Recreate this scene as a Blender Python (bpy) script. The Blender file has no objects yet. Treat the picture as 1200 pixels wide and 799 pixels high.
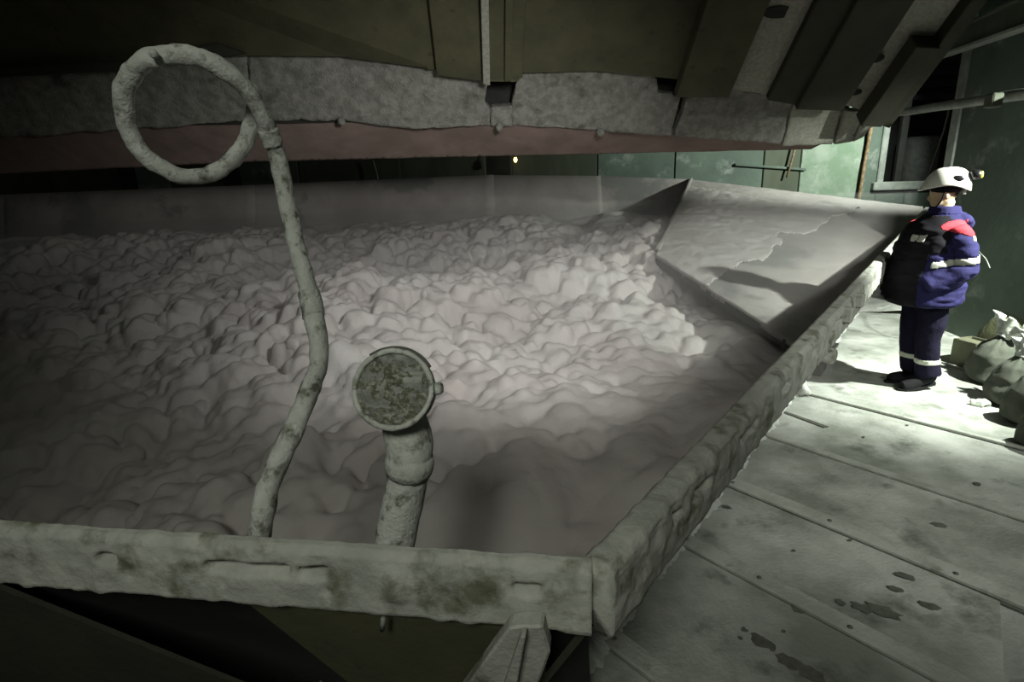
import bpy, bmesh, math, random
import numpy as np
from mathutils import Vector, Matrix
random.seed(7); rng = np.random.default_rng(7)
SC = bpy.context.scene; COL = SC.collection

# ------------------------------------------------------------------ camera
F = 667.0; CX, CY = 600.0, 399.5
PITCH, ROLL, CAMH = math.radians(16.4), math.radians(2.3), 2.0
fw = np.array([0, math.cos(PITCH), -math.sin(PITCH)])
r0 = np.array([1.0, 0, 0]); u0 = np.cross(r0, fw)
rt = math.cos(ROLL) * r0 - math.sin(ROLL) * u0
up = np.cross(rt, fw)
CAM = np.array([0, 0, CAMH])
cd = bpy.data.cameras.new('camera'); cam = bpy.data.objects.new('camera', cd); COL.objects.link(cam)
cd.sensor_width = 36; cd.lens = F * 36 / 1200; cd.clip_start = 0.05
cam.matrix_world = Matrix(((rt[0], up[0], -fw[0], 0), (rt[1], up[1], -fw[1], 0), (rt[2], up[2], -fw[2], CAMH), (0, 0, 0, 1)))
SC.camera = cam

# ------------------------------------------------------------------ world, exposure, lamps
w = bpy.data.worlds.new('world'); SC.world = w; w.use_nodes = True
w.node_tree.nodes['Background'].inputs[0].default_value = (0.80, 0.88, 0.72, 1)
w.node_tree.nodes['Background'].inputs[1].default_value = 0.022
SC.view_settings.view_transform = 'Standard'; SC.view_settings.look = 'None'
SC.view_settings.exposure = 0.0; SC.view_settings.gamma = 1.0; SC.view_settings.use_curve_mapping = False

def spot(name, loc, target, energy, angle, blend, size, col):
    l = bpy.data.lights.new(name, 'SPOT'); l.energy = energy; l.spot_size = math.radians(angle)
    l.spot_blend = blend; l.shadow_soft_size = size; l.color = col
    o = bpy.data.objects.new(name, l); COL.objects.link(o); o.location = loc
    o.rotation_euler = (Vector(target) - Vector(loc)).to_track_quat('-Z', 'Y').to_euler()
    return o
# floodlight hung on the wall to the right, aimed along the walkway
spot('walkway_floodlight', (4.85, 3.35, 2.85), (4.2, 5.8, 0.0), 2100, 96, 1.0, 0.05, (0.93, 1.0, 0.90))
# floodlight further along, round the corner of the right wall
spot('far_floodlight', (7.4, 8.9, 3.3), (5.6, 12.0, 2.0), 1300, 104, 0.8, 0.1, (0.90, 1.0, 0.90))
# floodlight hung over the hopper, aimed down at the foam
spot('hopper_floodlight', (0.9, 1.9, 2.8), (-0.8, 6.8, 0.95), 720, 82, 1.0, 0.35, (0.98, 1.0, 0.95))
spot('floor_fill_light', (3.4, -1.0, 4.0), (2.2, 4.3, 0.0), 640, 46, 1.0, 0.5, (0.95, 1.0, 0.90))  # added fill light for the walkway floor, no such lamp known
# added fill light behind the camera for near rim and hose, no known source
spot('near_rim_fill_light', (-0.6, -2.2, 4.3), (-0.25, 1.8, 1.0), 330, 62, 1.0, 0.5, (0.95, 1.0, 0.86))

# ------------------------------------------------------------------ helpers
def ray(x, y): return fw + (x - CX) / F * rt - (y - CY) / F * up
def at(x, y, Y):                      # point of a picture ray at world distance Y
    d = ray(x, y); return CAM + d * (Y / d[1])
def onz(x, y, z):
    d = ray(x, y); return CAM + d * ((z - CAMH) / d[2])

def _h(ix, iy, iz):
    n = (ix * 374761393 + iy * 668265263 + iz * 2147483647 + 1274126177) & 0xFFFFFFFF
    n = ((n ^ (n >> 13)) * 1274126177) & 0xFFFFFFFF
    n = ((n ^ (n >> 16)) * 2246822519) & 0xFFFFFFFF
    return ((n ^ (n >> 15)) & 0xFFFF) / 32767.5 - 1.0
def vnoise(P, s=1.0, seed=0):
    P = np.asarray(P, float) * s + seed * 17.31
    i = np.floor(P).astype(np.int64); f = P - i; f = f * f * (3 - 2 * f)
    out = 0
    for a in (0, 1):
        for b in (0, 1):
            for c in (0, 1):
                wgt = (f[:, 0] if a else 1 - f[:, 0]) * (f[:, 1] if b else 1 - f[:, 1]) * (f[:, 2] if c else 1 - f[:, 2])
                out = out + wgt * _h(i[:, 0] + a, i[:, 1] + b, i[:, 2] + c)
    return out
def fbm(P, s=1.0, o=3, seed=0):
    return sum(vnoise(P, s * 2 ** k, seed + k) * 0.5 ** k for k in range(o))

def link(name, me, m=None, parent=None, smooth=False):
    o = bpy.data.objects.new(name, me); COL.objects.link(o)
    if m: me.materials.append(m)
    if parent: o.parent = parent
    if smooth: me.polygons.foreach_set('use_smooth', [True] * len(me.polygons))
    return o
def mesh(name, v, f, m=None, parent=None, smooth=False):
    me = bpy.data.meshes.new(name); me.from_pydata([tuple(map(float, p)) for p in v], [], f); me.update()
    bm = bmesh.new(); bm.from_mesh(me); bmesh.ops.recalc_face_normals(bm, faces=bm.faces); bm.to_mesh(me); bm.free()
    return link(name, me, m, parent, smooth)
def empty(name, loc=(0, 0, 0), rz=0):
    o = bpy.data.objects.new(name, None); COL.objects.link(o); o.location = loc; o.rotation_euler = (0, 0, rz); o.empty_display_size = .1
    return o
def tag(o, label, cat, group=None, kind=None):
    o['label'] = label; o['category'] = cat
    if group: o['group'] = group
    if kind: o['kind'] = kind
    return o
def bevel(o, wd, seg=1):
    bm = bmesh.new(); bm.from_mesh(o.data)
    bmesh.ops.bevel(bm, geom=list(bm.edges), offset=wd, segments=seg, affect='EDGES', profile=0.5, clamp_overlap=True)
    bm.to_mesh(o.data); bm.free(); return o
def face_up(o, d):
    o.data.update(); d = Vector([float(c) for c in d])
    if sum(p.normal.dot(d) * p.area for p in o.data.polygons) < 0: o.data.flip_normals()
    return o
def prism(name, front, off, m, parent=None, bev=0):
    """polygon of 3-D points, given thickness by the offset vector"""
    front = [np.array(p, float) for p in front]; off = np.array(off, float); n = len(front)
    v = front + [p + off for p in front]
    f = [list(range(n)), list(range(2 * n - 1, n - 1, -1))] + [[i, i + n, (i + 1) % n + n, (i + 1) % n] for i in range(n)]
    o = mesh(name, v, f, m, parent)
    return bevel(o, bev) if bev else o
def box(name, c, hx, hy, hz, m, parent=None, ax=None, bev=0):
    """box around c; ax = 3 unit axes"""
    ax = np.eye(3) if ax is None else np.array(ax, float); c = np.array(c, float)
    v = [c + sx * hx * ax[0] + sy * hy * ax[1] + sz * hz * ax[2] for sz in (-1, 1) for sx, sy in ((-1, -1), (1, -1), (1, 1), (-1, 1))]
    o = mesh(name, v, [[0, 3, 2, 1], [4, 5, 6, 7], [0, 1, 5, 4], [1, 2, 6, 5], [2, 3, 7, 6], [3, 0, 4, 7]], m, parent)
    return bevel(o, bev) if bev else o
def spline(pts, n):
    P = np.array(pts, float); P = np.vstack([2 * P[0] - P[1], P, 2 * P[-1] - P[-2]]); out = []
    for i in range(1, len(P) - 2):
        for t in np.linspace(0, 1, n, endpoint=False):
            a, b, c, d = P[i - 1:i + 3]
            out.append(.5 * (2 * b + (c - a) * t + (2 * a - 5 * b + 4 * c - d) * t * t + (3 * b - a - 3 * c + d) * t ** 3))
    out.append(P[-2]); return np.array(out)
def tube_vf(path, rad, k=14, flat=None):
    path = np.array(path, float); n = len(path); rad = np.broadcast_to(np.asarray(rad, float), (n,))
    T = np.gradient(path, axis=0); T /= np.linalg.norm(T, axis=1)[:, None] + 1e-12
    ref = np.array([0, 0, 1.0]) if abs(T[0][2]) < .9 else np.array([0, 1.0, 0])
    N = ref - T[0] * (ref @ T[0]); N /= np.linalg.norm(N); v = []
    for i in range(n):
        N = N - T[i] * (N @ T[i]); N /= np.linalg.norm(N); B = np.cross(T[i], N)
        for j in range(k):
            a = 2 * math.pi * j / k
            v.append(path[i] + rad[i] * (math.cos(a) * N + math.sin(a) * B))
    f = [[i * k + j, i * k + (j + 1) % k, (i + 1) * k + (j + 1) % k, (i + 1) * k + j] for i in range(n - 1) for j in range(k)]
    f += [list(range(k - 1, -1, -1)), [(n - 1) * k + j for j in range(k)]]
    return v, f
def tube(name, path, rad, m, parent=None, k=14, rough=0, rs=30):
    v, f = tube_vf(path, rad, k)
    if rough:
        V = np.array(v); c = np.repeat(np.array(path, float), k, axis=0); d = V - c; d /= np.linalg.norm(d, axis=1)[:, None] + 1e-9
        v = V + d * (rough * fbm(V, rs, 3))[:, None]
    return mesh(name, v, f, m, parent, True)
def ellipsoid_vf(c, r, ax=None, nu=20, nv=12, e=1.0):
    ax = np.eye(3) if ax is None else np.array(ax, float); c = np.array(c, float); v = []
    sp = lambda t: math.copysign(abs(t) ** e, t)
    for i in range(nv + 1):
        th = math.pi * i / nv - math.pi / 2
        for j in range(nu):
            ph = 2 * math.pi * j / nu
            l = (sp(math.cos(th)) * sp(math.cos(ph)), sp(math.cos(th)) * sp(math.sin(ph)), sp(math.sin(th)))
            v.append(c + sum(l[q] * r[q] * ax[q] for q in range(3)))
    f = [[i * nu + j, i * nu + (j + 1) % nu, (i + 1) * nu + (j + 1) % nu, (i + 1) * nu + j] for i in range(nv) for j in range(nu)]
    return v, f
def join_vf(lst):
    V, Fc = [], []
    for v, f in lst:
        b = len(V); V += list(v); Fc += [[i + b for i in q] for q in f]
    return V, Fc
def remeshed(name, lst, voxel, m, parent=None, smooth_it=4):
    V, Fc = join_vf(lst); o = mesh(name, V, Fc, m, parent)
    md = o.modifiers.new('r', 'REMESH'); md.mode = 'VOXEL'; md.voxel_size = voxel
    if smooth_it: s = o.modifiers.new('s', 'SMOOTH'); s.factor = .5; s.iterations = smooth_it
    dg = bpy.context.evaluated_depsgraph_get(); me = bpy.data.meshes.new_from_object(o.evaluated_get(dg)); me.name = name
    o.modifiers.clear(); old = o.data; o.data = me; bpy.data.meshes.remove(old)
    if not me.materials: me.materials.append(m)
    me.polygons.foreach_set('use_smooth', [True] * len(me.polygons)); return o
def get_v(me):
    a = np.empty(len(me.vertices) * 3); me.vertices.foreach_get('co', a); return a.reshape(-1, 3)
def get_n(me):
    return np.array([v.normal[:] for v in me.vertices])
def set_v(me, a): me.vertices.foreach_set('co', np.asarray(a, float).ravel()); me.update()
def roughen(o, amp, s, octv=3, seed=0):
    set_v(o.data, get_v(o.data) + get_n(o.data) * (amp * fbm(get_v(o.data), s, octv, seed))[:, None]); return o

# ------------------------------------------------------------------ materials
def mat(name, c1, c2=None, scale=4, lo=.4, hi=.6, rough=.85, bump=0, bscale=40, c3=None, s3=1.5, lo3=.55, hi3=.65, metal=0, stretch=None, emit=None, spec=.3):
    m = bpy.data.materials.new(name); m.use_nodes = True; N = m.node_tree.nodes; L = m.node_tree.links; b = N['Principled BSDF']
    b.inputs['Base Color'].default_value = (*c1, 1); b.inputs['Roughness'].default_value = rough; b.inputs['Metallic'].default_value = metal
    b.inputs['Specular IOR Level'].default_value = spec
    tc = N.new('ShaderNodeTexCoord'); mp = N.new('ShaderNodeMapping'); L.new(tc.outputs['Object'], mp.inputs[0])
    if stretch: mp.inputs['Scale'].default_value = stretch
    def nz(s, det=6):
        n = N.new('ShaderNodeTexNoise'); n.inputs['Scale'].default_value = s; n.inputs['Detail'].default_value = det; n.inputs['Roughness'].default_value = .62
        L.new(mp.outputs[0], n.inputs['Vector']); return n.outputs['Fac']
    def ramp(src, a, z):
        r = N.new('ShaderNodeMapRange'); r.inputs[1].default_value = a; r.inputs[2].default_value = z; L.new(src, r.inputs[0]); return r.outputs[0]
    def mix(fac, a, bb):
        x = N.new('ShaderNodeMix'); x.data_type = 'RGBA'; L.new(fac, x.inputs['Factor'])
        if isinstance(a, tuple): x.inputs['A'].default_value = (*a, 1)
        else: L.new(a, x.inputs['A'])
        x.inputs['B'].default_value = (*bb, 1); return x.outputs['Result']
    cur = None
    if c2: cur = mix(ramp(nz(scale), lo, hi), c1, c2)
    if c3: cur = mix(ramp(nz(s3, 9), lo3, hi3), cur if cur else c1, c3)
    if cur: L.new(cur, b.inputs['Base Color'])
    if bump:
        bp = N.new('ShaderNodeBump'); bp.inputs['Strength'].default_value = bump; bp.inputs['Distance'].default_value = .02
        L.new(nz(bscale), bp.inputs['Height']); L.new(bp.outputs[0], b.inputs['Normal'])
    if emit:
        b.inputs['Emission Color'].default_value = (*emit[0], 1); b.inputs['Emission Strength'].default_value = emit[1]
    return m
M = {}
M['foam'] = mat('foam_powder', (.50, .43, .415), (.58, .535, .515), 1.3, .35, .65, .95, .35, 30, spec=.1)
M['crust'] = mat('salt_crusted_plate', (.25, .225, .212), (.31, .283, .268), .9, .42, .6, .9, .25, 25, (.19, .185, .175), .7, .55, .6, spec=.15)
M['crust2'] = mat('pale_salt_crust', (.36, .325, .31), (.42, .385, .37), 1.5, .4, .6, .95, .3, 25, spec=.1)
M['rim'] = mat('powder_caked_steel', (.34, .345, .31), (.46, .46, .42), 9, .35, .65, .92, .35, 40, (.15, .155, .11), 7, .52, .66, spec=.15)
M['pipe'] = mat('powder_caked_pipe', (.46, .47, .43), (.62, .63, .59), 14, .35, .65, .9, .5, 90, (.14, .145, .11), 20, .52, .66, spec=.2)
M['lens'] = mat('caked_round_face', (.11, .115, .08), (.34, .35, .30), 75, .45, .62, .9, .6, 60, spec=.15)
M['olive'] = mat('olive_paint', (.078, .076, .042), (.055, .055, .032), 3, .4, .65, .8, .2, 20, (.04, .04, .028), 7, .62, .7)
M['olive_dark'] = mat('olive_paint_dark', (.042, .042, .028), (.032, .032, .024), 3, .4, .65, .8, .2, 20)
M['caked'] = mat('grey_caked_flap', (.19, .19, .165), (.28, .28, .25), 12, .4, .62, .95, 1.0, 55, (.12, .12, .10), 4, .56, .68, spec=.1)
M['dusty'] = mat('dusty_plate', (.30, .30, .25), (.38, .38, .33), 30, .4, .6, .95, .8, 90, spec=.1)
M['pink'] = mat('pink_bounce_beam', (.235, .175, .155), (.19, .145, .125), 3, .4, .6, .9, .3, 40, spec=.1)  # pink light bounced off the foam is put into this steel colour
M['floor'] = mat('dusty_floor_plate', (.25, .265, .23), (.52, .53, .49), 1.8, .38, .64, .8, .4, 45, (.13, .14, .12), 2.6, .56, .70, spec=.25)
M['strip'] = mat('floor_joint_strip', (.36, .375, .33), (.48, .49, .45), 5, .4, .6, .8, .4, 50, (.25, .26, .225), 7, .6, .7, spec=.25)
M['bed'] = mat('powdered_subfloor', (.36, .37, .34), (.50, .51, .48), 2, .4, .6, .9, .5, 40, (.20, .21, .19), 1.2, .58, .68, spec=.2)
M['patch'] = mat('bare_dark_patch', (.10, .105, .085), (.15, .155, .13), 20, .4, .6, .6, .3, 60)
M['powder'] = mat('white_powder', (.66, .67, .63), (.56, .57, .53), 20, .4, .6, .95, .8, 70, spec=.1)
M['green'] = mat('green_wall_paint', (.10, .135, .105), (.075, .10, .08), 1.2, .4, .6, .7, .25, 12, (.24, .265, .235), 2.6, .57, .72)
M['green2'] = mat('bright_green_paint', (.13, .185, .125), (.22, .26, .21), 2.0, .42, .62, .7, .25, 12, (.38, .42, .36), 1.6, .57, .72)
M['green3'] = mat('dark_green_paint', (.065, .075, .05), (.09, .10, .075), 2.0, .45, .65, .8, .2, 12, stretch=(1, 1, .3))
M['mould'] = mat('dusty_window_frame', (.19, .205, .185), (.26, .275, .25), 6, .4, .6, .8, .3, 30)
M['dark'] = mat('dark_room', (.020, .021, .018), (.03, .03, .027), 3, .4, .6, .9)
M['louver'] = mat('dark_blue_louver', (.045, .048, .062), (.03, .03, .038), 5, .4, .6, .6)
M['rust'] = mat('rusty_pipe', (.26, .19, .11), (.15, .10, .06), 18, .4, .6, .9, .5, 60)
M['steel'] = mat('dull_grey_steel', (.22, .23, .21), (.16, .165, .15), 10, .4, .6, .6, .2, 40)
M['cable'] = mat('dark_cable', (.10, .10, .085), rough=.8)
M['sack'] = mat('grey_woven_sack', (.080, .087, .070), (.105, .112, .092), 8, .4, .6, .95, .6, 160, (.055, .06, .05), 4, .58, .68, spec=.1)
M['frill'] = mat('white_sack_mouth', (.58, .60, .54), (.38, .40, .35), 30, .4, .6, .9, .5, 80, spec=.1)
M['carton'] = mat('olive_carton', (.13, .135, .085), (.10, .105, .07), 6, .4, .6, .9)
M['tarp'] = mat('olive_tarp', (.10, .105, .055), (.065, .07, .04), 6, .4, .6, .9, .4, 30)
M['navy'] = mat('blue_violet_workwear', (.020, .018, .078), (.015, .0135, .06), 12, .4, .6, .85, .3, 60, spec=.2)
M['trouser'] = mat('navy_trousers', (.009, .008, .022), (.007, .006, .017), 12, .4, .6, .9, .3, 60, spec=.15)
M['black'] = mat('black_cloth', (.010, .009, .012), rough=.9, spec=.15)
M['red'] = mat('red_cloth', (.46, .035, .05), (.36, .025, .04), 20, .4, .6, .85)
M['band'] = mat('reflective_tape', (.52, .53, .46), (.44, .45, .39), 40, .4, .6, .5)
M['boot'] = mat('black_boot_leather', (.010, .010, .011), rough=.85, spec=.15)
M['skin'] = mat('skin', (.56, .42, .27), (.50, .36, .22), 30, .4, .6, .6, .1, 200)
M['hair'] = mat('dark_hair', (.02, .015, .010), rough=.8)
M['shell'] = mat('white_helmet_shell', (.78, .78, .70), rough=.35, spec=.5)
M['blackplastic'] = mat('black_plastic', (.010, .010, .012), rough=.4, spec=.5)
M['lampglass'] = mat('yellow_green_lamp', (.55, .62, .10), rough=.2, emit=((.75, .85, .12), .8))
M['bulb'] = mat('yellow_bulb', (.9, .7, .2), rough=.3, emit=((1, .72, .18), 6))

# ------------------------------------------------------------------ layout
RD = np.array([.6225, .7826, 0]); RN = np.array([.7826, -.6225, 0])       # along the right rim, and towards the walkway
RIMZ = 1.15
K0 = np.array([.15, 1.10, RIMZ])                                           # rim corner next to the camera
K1 = np.array([7.32, 10.12, RIMZ])                                         # far end of right rim
ND = np.array([-1.40, 1.35, RIMZ]) - K0; ND /= np.linalg.norm(ND)          # along the near rim to the left
NN = np.array([ND[1], -ND[0], 0]); NN = NN if NN[1] < 0 else -NN           # towards the camera
FO = np.array([.39, 2.16, 0])                                              # floor edge
E_ = np.array([.63, -.776, 0]); E_ /= np.linalg.norm(E_)                   # across the walkway
Z = np.array([0, 0, 1.0])
def fl(s, n): return FO + RD * s + E_ * n

# ------------------------------------------------------------------ floor
fs = [FO + RD * -1.2 + E_ * -.02, FO + RD * -1.2 + E_ * 1.44, fl(1.0, 1.48), np.array([9.5, 1.8, 0]), np.array([9.5, 12.5, 0]), fl(11.5, -.02)]
floor = prism('floor', [p - Z * .030 for p in fs], -Z * .15, M['bed']); floor['kind'] = 'structure'
pit = prism('pit_bottom', [np.array(p) for p in ((-12, -3, -1.9), (10, -3, -1.9), (10, 12.5, -1.9), (-12, 12.5, -1.9))], -Z * .1, M['dark'], floor)
seams = [-1.2, -.12, .725, 1.48, 2.34, 3.42, 4.6, 5.9, 7.3]
wid = [1.43, 1.43, 1.46, 2.0, 2.1, 2.2, 2.3, 2.2]
for i in range(8):
    a, b = seams[i] + .008, seams[i + 1] - .008
    P = [fl(a, 0), fl(b, 0), fl(b, wid[i]), fl(a, wid[i])]
    o = prism('floor_plate', [p + Z * (.004 * (i % 2)) for p in P], -Z * .028, M['floor'], floor, .003)
# joint strips with bolts
bolt_me = None
for s, n0, n1, wd in ((-.12, .02, 1.42, .05), (.725, .01, 1.44, .052), (1.48, .03, 1.98, .055), (2.34, .02, 2.0, .03), (3.42, .1, 2.1, .02)):
    s = s + wd - .004; c = fl(s, (n0 + n1) / 2) + Z * .012
    st = box('joint_strip', c, (n1 - n0) / 2, wd, .010, M['strip'], floor, (E_, RD, Z), .003)
    if wd > .04:
        for n in np.linspace(n0 + .07, n1 - .1, 4):
            p = fl(s, n) + Z * .020
            if bolt_me is None:
                bo = tube('bolt', [(0, 0, 0), (0, 0, .006), (0, 0, .009)], [.012, .012, .008], M['patch'], st, 8); bolt_me = bo.data
            else:
                bo = link('bolt', bolt_me, None, st)
            bo.location = p + RD * random.uniform(-.02, .02)
# short slot and bare patches where the powder is scuffed away
def blotch(c, r, n=14, seed=0, m='patch', el=1.0, ang=0.0, h=.0015, name='bare_patch', parent=floor):
    rr = random.Random(seed); v = []
    for k in range(n):
        a = 2 * math.pi * k / n; q = r * (.65 + .5 * rr.random())
        x, y = q * math.cos(a) * el, q * math.sin(a)
        v.append(np.array(c) + np.array([x * math.cos(ang) - y * math.sin(ang), x * math.sin(ang) + y * math.cos(ang), 0]))
    return prism(name, v, Z * (h + .0004 * (seed % 6)), M[m], parent)
k = 0
for x, y, r, el in ((893, 752, .045, 1.5), (885, 745, .025, 1), (872, 738, .02, 1), (905, 760, .02, 1), (868, 748, .016, 1), (918, 740, .012, 1), (925, 775, .05, 1.4), (950, 790, .06, 1.4), (1035, 716, .055, 1.7),
                    (1010, 712, .04, 1.5), (985, 706, .025, 1.2), (1060, 675, .03, 2), (1050, 690, .03, 1.5), (1100, 615, .035, 1.6), (1090, 710, .03, 2), (852, 594, .022, 1.6), (1145, 567, .03, 1), (935, 714, .03, 1.5)):
    p = onz(x, y, .0065); blotch(p, r * .8, 14, k, el=el, ang=-.7); k += 1
for x, y in ((930, 645), (996, 633), (875, 577), (1012, 512), (1063, 498)):
    p = onz(x, y, .0065); blotch(p, .011, 8, k, el=1.2); k += 1
prism('floor_slot', [onz(915, 482, .0065), onz(921, 482, .0065), onz(972, 500, .0065), onz(966, 501, .0065)], Z * .002, M['patch'], floor)
# ragged powder bank along the floor edge
n = 900; S = np.linspace(-.55, 6.8, n); V = []; prof = 7
for i, s in enumerate(S):
    q = np.array([[s, 0, 0]]); wdt = .085 + .022 * float(fbm(q, 9, 4)[0]) + .012 * float(vnoise(q, 55, 4)[0]); hh = .03 + .02 * float(fbm(q, 9, 3, 5)[0])
    for j in range(prof):
        t = j / (prof - 1); V.append(FO + RD * s + E_ * (-.035 + (wdt + .035) * t) + Z * (max(.004, hh) * math.sin(math.pi * min(1, t * .85 + .15)) + .003))
Fc = [[i * prof + j, i * prof + j + 1, (i + 1) * prof + j + 1, (i + 1) * prof + j] for i in range(n - 1) for j in range(prof - 1)]
pb = mesh('powder_bank', V, Fc, M['powder'], floor, True); pb['kind'] = 'stuff'

# ------------------------------------------------------------------ walls
BY = 12.0
def wb(x, z): return np.array([x, BY, z])
wall = empty('wall_back', (0, BY, 0)); wall['kind'] = 'structure'
def wpart(name, P, th, m, bev=0):
    o = prism(name, P, (0, th, 0), m, None, bev); o.parent = wall; o.matrix_parent_inverse = Matrix.Translation((0, -BY, 0)); return o
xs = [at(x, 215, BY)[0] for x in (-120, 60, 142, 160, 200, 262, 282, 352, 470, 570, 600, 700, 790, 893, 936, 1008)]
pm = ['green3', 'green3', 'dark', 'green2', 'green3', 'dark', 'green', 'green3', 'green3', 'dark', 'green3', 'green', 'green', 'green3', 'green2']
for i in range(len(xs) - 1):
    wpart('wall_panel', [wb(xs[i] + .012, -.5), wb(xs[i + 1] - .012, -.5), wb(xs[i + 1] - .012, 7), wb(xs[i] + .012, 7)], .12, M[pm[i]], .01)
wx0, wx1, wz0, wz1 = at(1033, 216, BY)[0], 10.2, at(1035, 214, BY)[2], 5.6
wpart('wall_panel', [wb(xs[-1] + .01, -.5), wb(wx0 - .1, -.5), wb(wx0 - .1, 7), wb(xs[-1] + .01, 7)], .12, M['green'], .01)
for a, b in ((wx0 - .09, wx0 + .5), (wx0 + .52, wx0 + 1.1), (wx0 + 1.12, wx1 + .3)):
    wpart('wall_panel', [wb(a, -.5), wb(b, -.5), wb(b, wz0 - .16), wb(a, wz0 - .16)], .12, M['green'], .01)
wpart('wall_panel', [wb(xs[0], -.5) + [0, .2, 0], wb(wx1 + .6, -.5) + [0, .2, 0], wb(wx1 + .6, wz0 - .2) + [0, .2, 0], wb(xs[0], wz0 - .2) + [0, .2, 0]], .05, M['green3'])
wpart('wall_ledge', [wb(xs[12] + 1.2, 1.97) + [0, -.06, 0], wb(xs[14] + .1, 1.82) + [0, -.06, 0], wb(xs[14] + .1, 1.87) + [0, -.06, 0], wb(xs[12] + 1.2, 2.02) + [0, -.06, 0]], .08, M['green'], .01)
# window opening into a dark room
win = empty('window_1', (wx0, BY, wz0)); win['kind'] = 'structure'
def winp(name, P, off, m, bev=0):
    o = prism(name, P, off, m, None, bev); o.parent = win; o.matrix_parent_inverse = Matrix.Translation((-wx0, -BY, -wz0)); return o
winp('window_sill', [wb(wx0 - .22, wz0 - .15) + [0, -.12, 0], wb(wx1, wz0 - .19) + [0, -.12, 0], wb(wx1, wz0 - .02) + [0, -.12, 0], wb(wx0 - .22, wz0 + .02) + [0, -.12, 0]], (0, .25, 0), M['mould'], .02)
winp('window_jamb', [wb(wx0 - .13, wz0) + [0, -.06, 0], wb(wx0, wz0) + [0, -.06, 0], wb(wx0, 7) + [0, -.06, 0], wb(wx0 - .13, 7) + [0, -.06, 0]], (0, .2, 0), M['mould'], .02)
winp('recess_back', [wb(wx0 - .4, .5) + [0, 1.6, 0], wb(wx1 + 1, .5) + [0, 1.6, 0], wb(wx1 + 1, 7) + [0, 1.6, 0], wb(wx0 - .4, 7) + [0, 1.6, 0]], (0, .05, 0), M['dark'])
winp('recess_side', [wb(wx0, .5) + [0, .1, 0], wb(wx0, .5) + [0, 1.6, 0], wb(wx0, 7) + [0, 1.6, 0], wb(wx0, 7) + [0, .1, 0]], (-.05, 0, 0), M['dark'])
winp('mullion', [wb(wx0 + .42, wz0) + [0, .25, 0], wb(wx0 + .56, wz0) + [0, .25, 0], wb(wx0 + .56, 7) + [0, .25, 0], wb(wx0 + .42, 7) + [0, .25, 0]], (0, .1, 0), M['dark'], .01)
for i in range(9):
    z = 3.12 + i * .235
    winp('louver_slat', [wb(wx0 + .3, z) + [0, .5, 0], wb(wx1 + .5, z + .03) + [0, .5, 0], wb(wx1 + .5, z + .15) + [0, .62, 0], wb(wx0 + .3, z + .12) + [0, .62, 0]], (0, .03, 0), M['louver'])
dr = tube('storage_drum', [(9.05, 12.95, 1.3), (9.05, 12.95, 1.34), (9.05, 12.95, 2.35), (9.05, 12.95, 2.42)], [.30, .34, .34, .28], M['steel'], None, 24)
tag(dr, 'dim grey drum standing in the dark room behind the window', 'drum')
# right-hand wall
wr = empty('wall_right', (5.2, 6.9, 0)); wr['kind'] = 'structure'
def wrp(name, P, off, m, bev=0):
    o = prism(name, P, off, m, None, bev); o.parent = wr; o.matrix_parent_inverse = Matrix.Translation((-5.2, -6.9, 0)); return o
A0, A1 = np.array([5.20, 6.95, -.02]), np.array([5.02, 5.0, -.02])
wrp('wall_slab', [A0, A1, A1 + Z * 6.5, A0 + Z * 6.5], (3.2, .0, 0), M['green'])
wrp('wall_edge_post', [A0 + [-.03, -.10, 0], A0 + [-.03, .03, 0], A0 + [-.03, .03, 6.5], A0 + [-.03, -.10, 6.5]], (.15, .0, 0), M['mould'], .01)
wrp('wall_base_band', [A0 + [-.004, -.12, 0], A1 + [-.004, 0, 0], A1 + [-.004, 0, .42], A0 + [-.004, -.12, .55]], (.1, 0, 0), M['green3'])  # darker band along the foot of the wall, not a separate plinth

# pipes, cables and beams on the walls
p0, p1 = at(1040, 134, 8.2), at(1250, 103, 4.35)
t = tube('wall_pipe', [p0 + (p1 - p0) * q for q in np.linspace(0, 1, 12)], .045, M['mould'], None, 12, .004, 12)
tag(t, 'pale horizontal pipe crossing the window and the right wall', 'pipe')
cl = box('pipe_clamp', at(1160, 118, 4.93) + [.03, 0, 0], .045, .05, .055, M['green3'], t, bev=.01)
b0, b1 = at(1085, 62, 8.0), at(1260, -8, 4.3)
bd = (b1 - b0) / np.linalg.norm(b1 - b0); bn = np.cross(bd, Z); bn /= np.linalg.norm(bn)
g = empty('girder', (b0 + b1) / 2); tag(g, 'dark horizontal girder above the right wall', 'girder')
gu = np.cross(bn, bd)
for nm, dz, h1, h2 in (('flange', -.11, .07, .012), ('flange', .11, .07, .012), ('web', 0, .012, .10)):
    o = box(nm, (b0 + b1) / 2 + gu * dz, np.linalg.norm(b1 - b0) / 2, h1, h2, M['steel' if dz < 0 else 'green3'], None, (bd, bn, gu))
    o.parent = g; o.matrix_parent_inverse = Matrix.Translation(-Vector((b0 + b1) / 2))
t = tube('hanging_cable', spline([at(1114, 120, 7.7), at(1107, 150, 7.75), at(1097, 180, 7.8), at(1086, 213, 7.8), at(1083, 222, 7.8), at(1078, 221, 7.8)], 6), .012, M['cable'], None, 8)
tag(t, 'thin dark cable hanging in front of the window', 'cable')
t = tube('rusty_conduit', spline([at(1024, 130, 11.85), at(1019, 160, 11.9), at(1012, 200, 11.9), at(1004, 250, 11.9)], 5), .032, M['rust'], None, 10, .006, 8)
tag(t, 'rusty vertical pipe on the green back wall left of the window', 'pipe')
t = tube('rusty_rod', [at(932, 172, 11.9), at(928, 188, 11.9), at(922, 208, 11.9)], .022, M['rust'], None, 8)
tag(t, 'thin rusty rod leaning on the back wall beside dark panel', 'rod')
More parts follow.
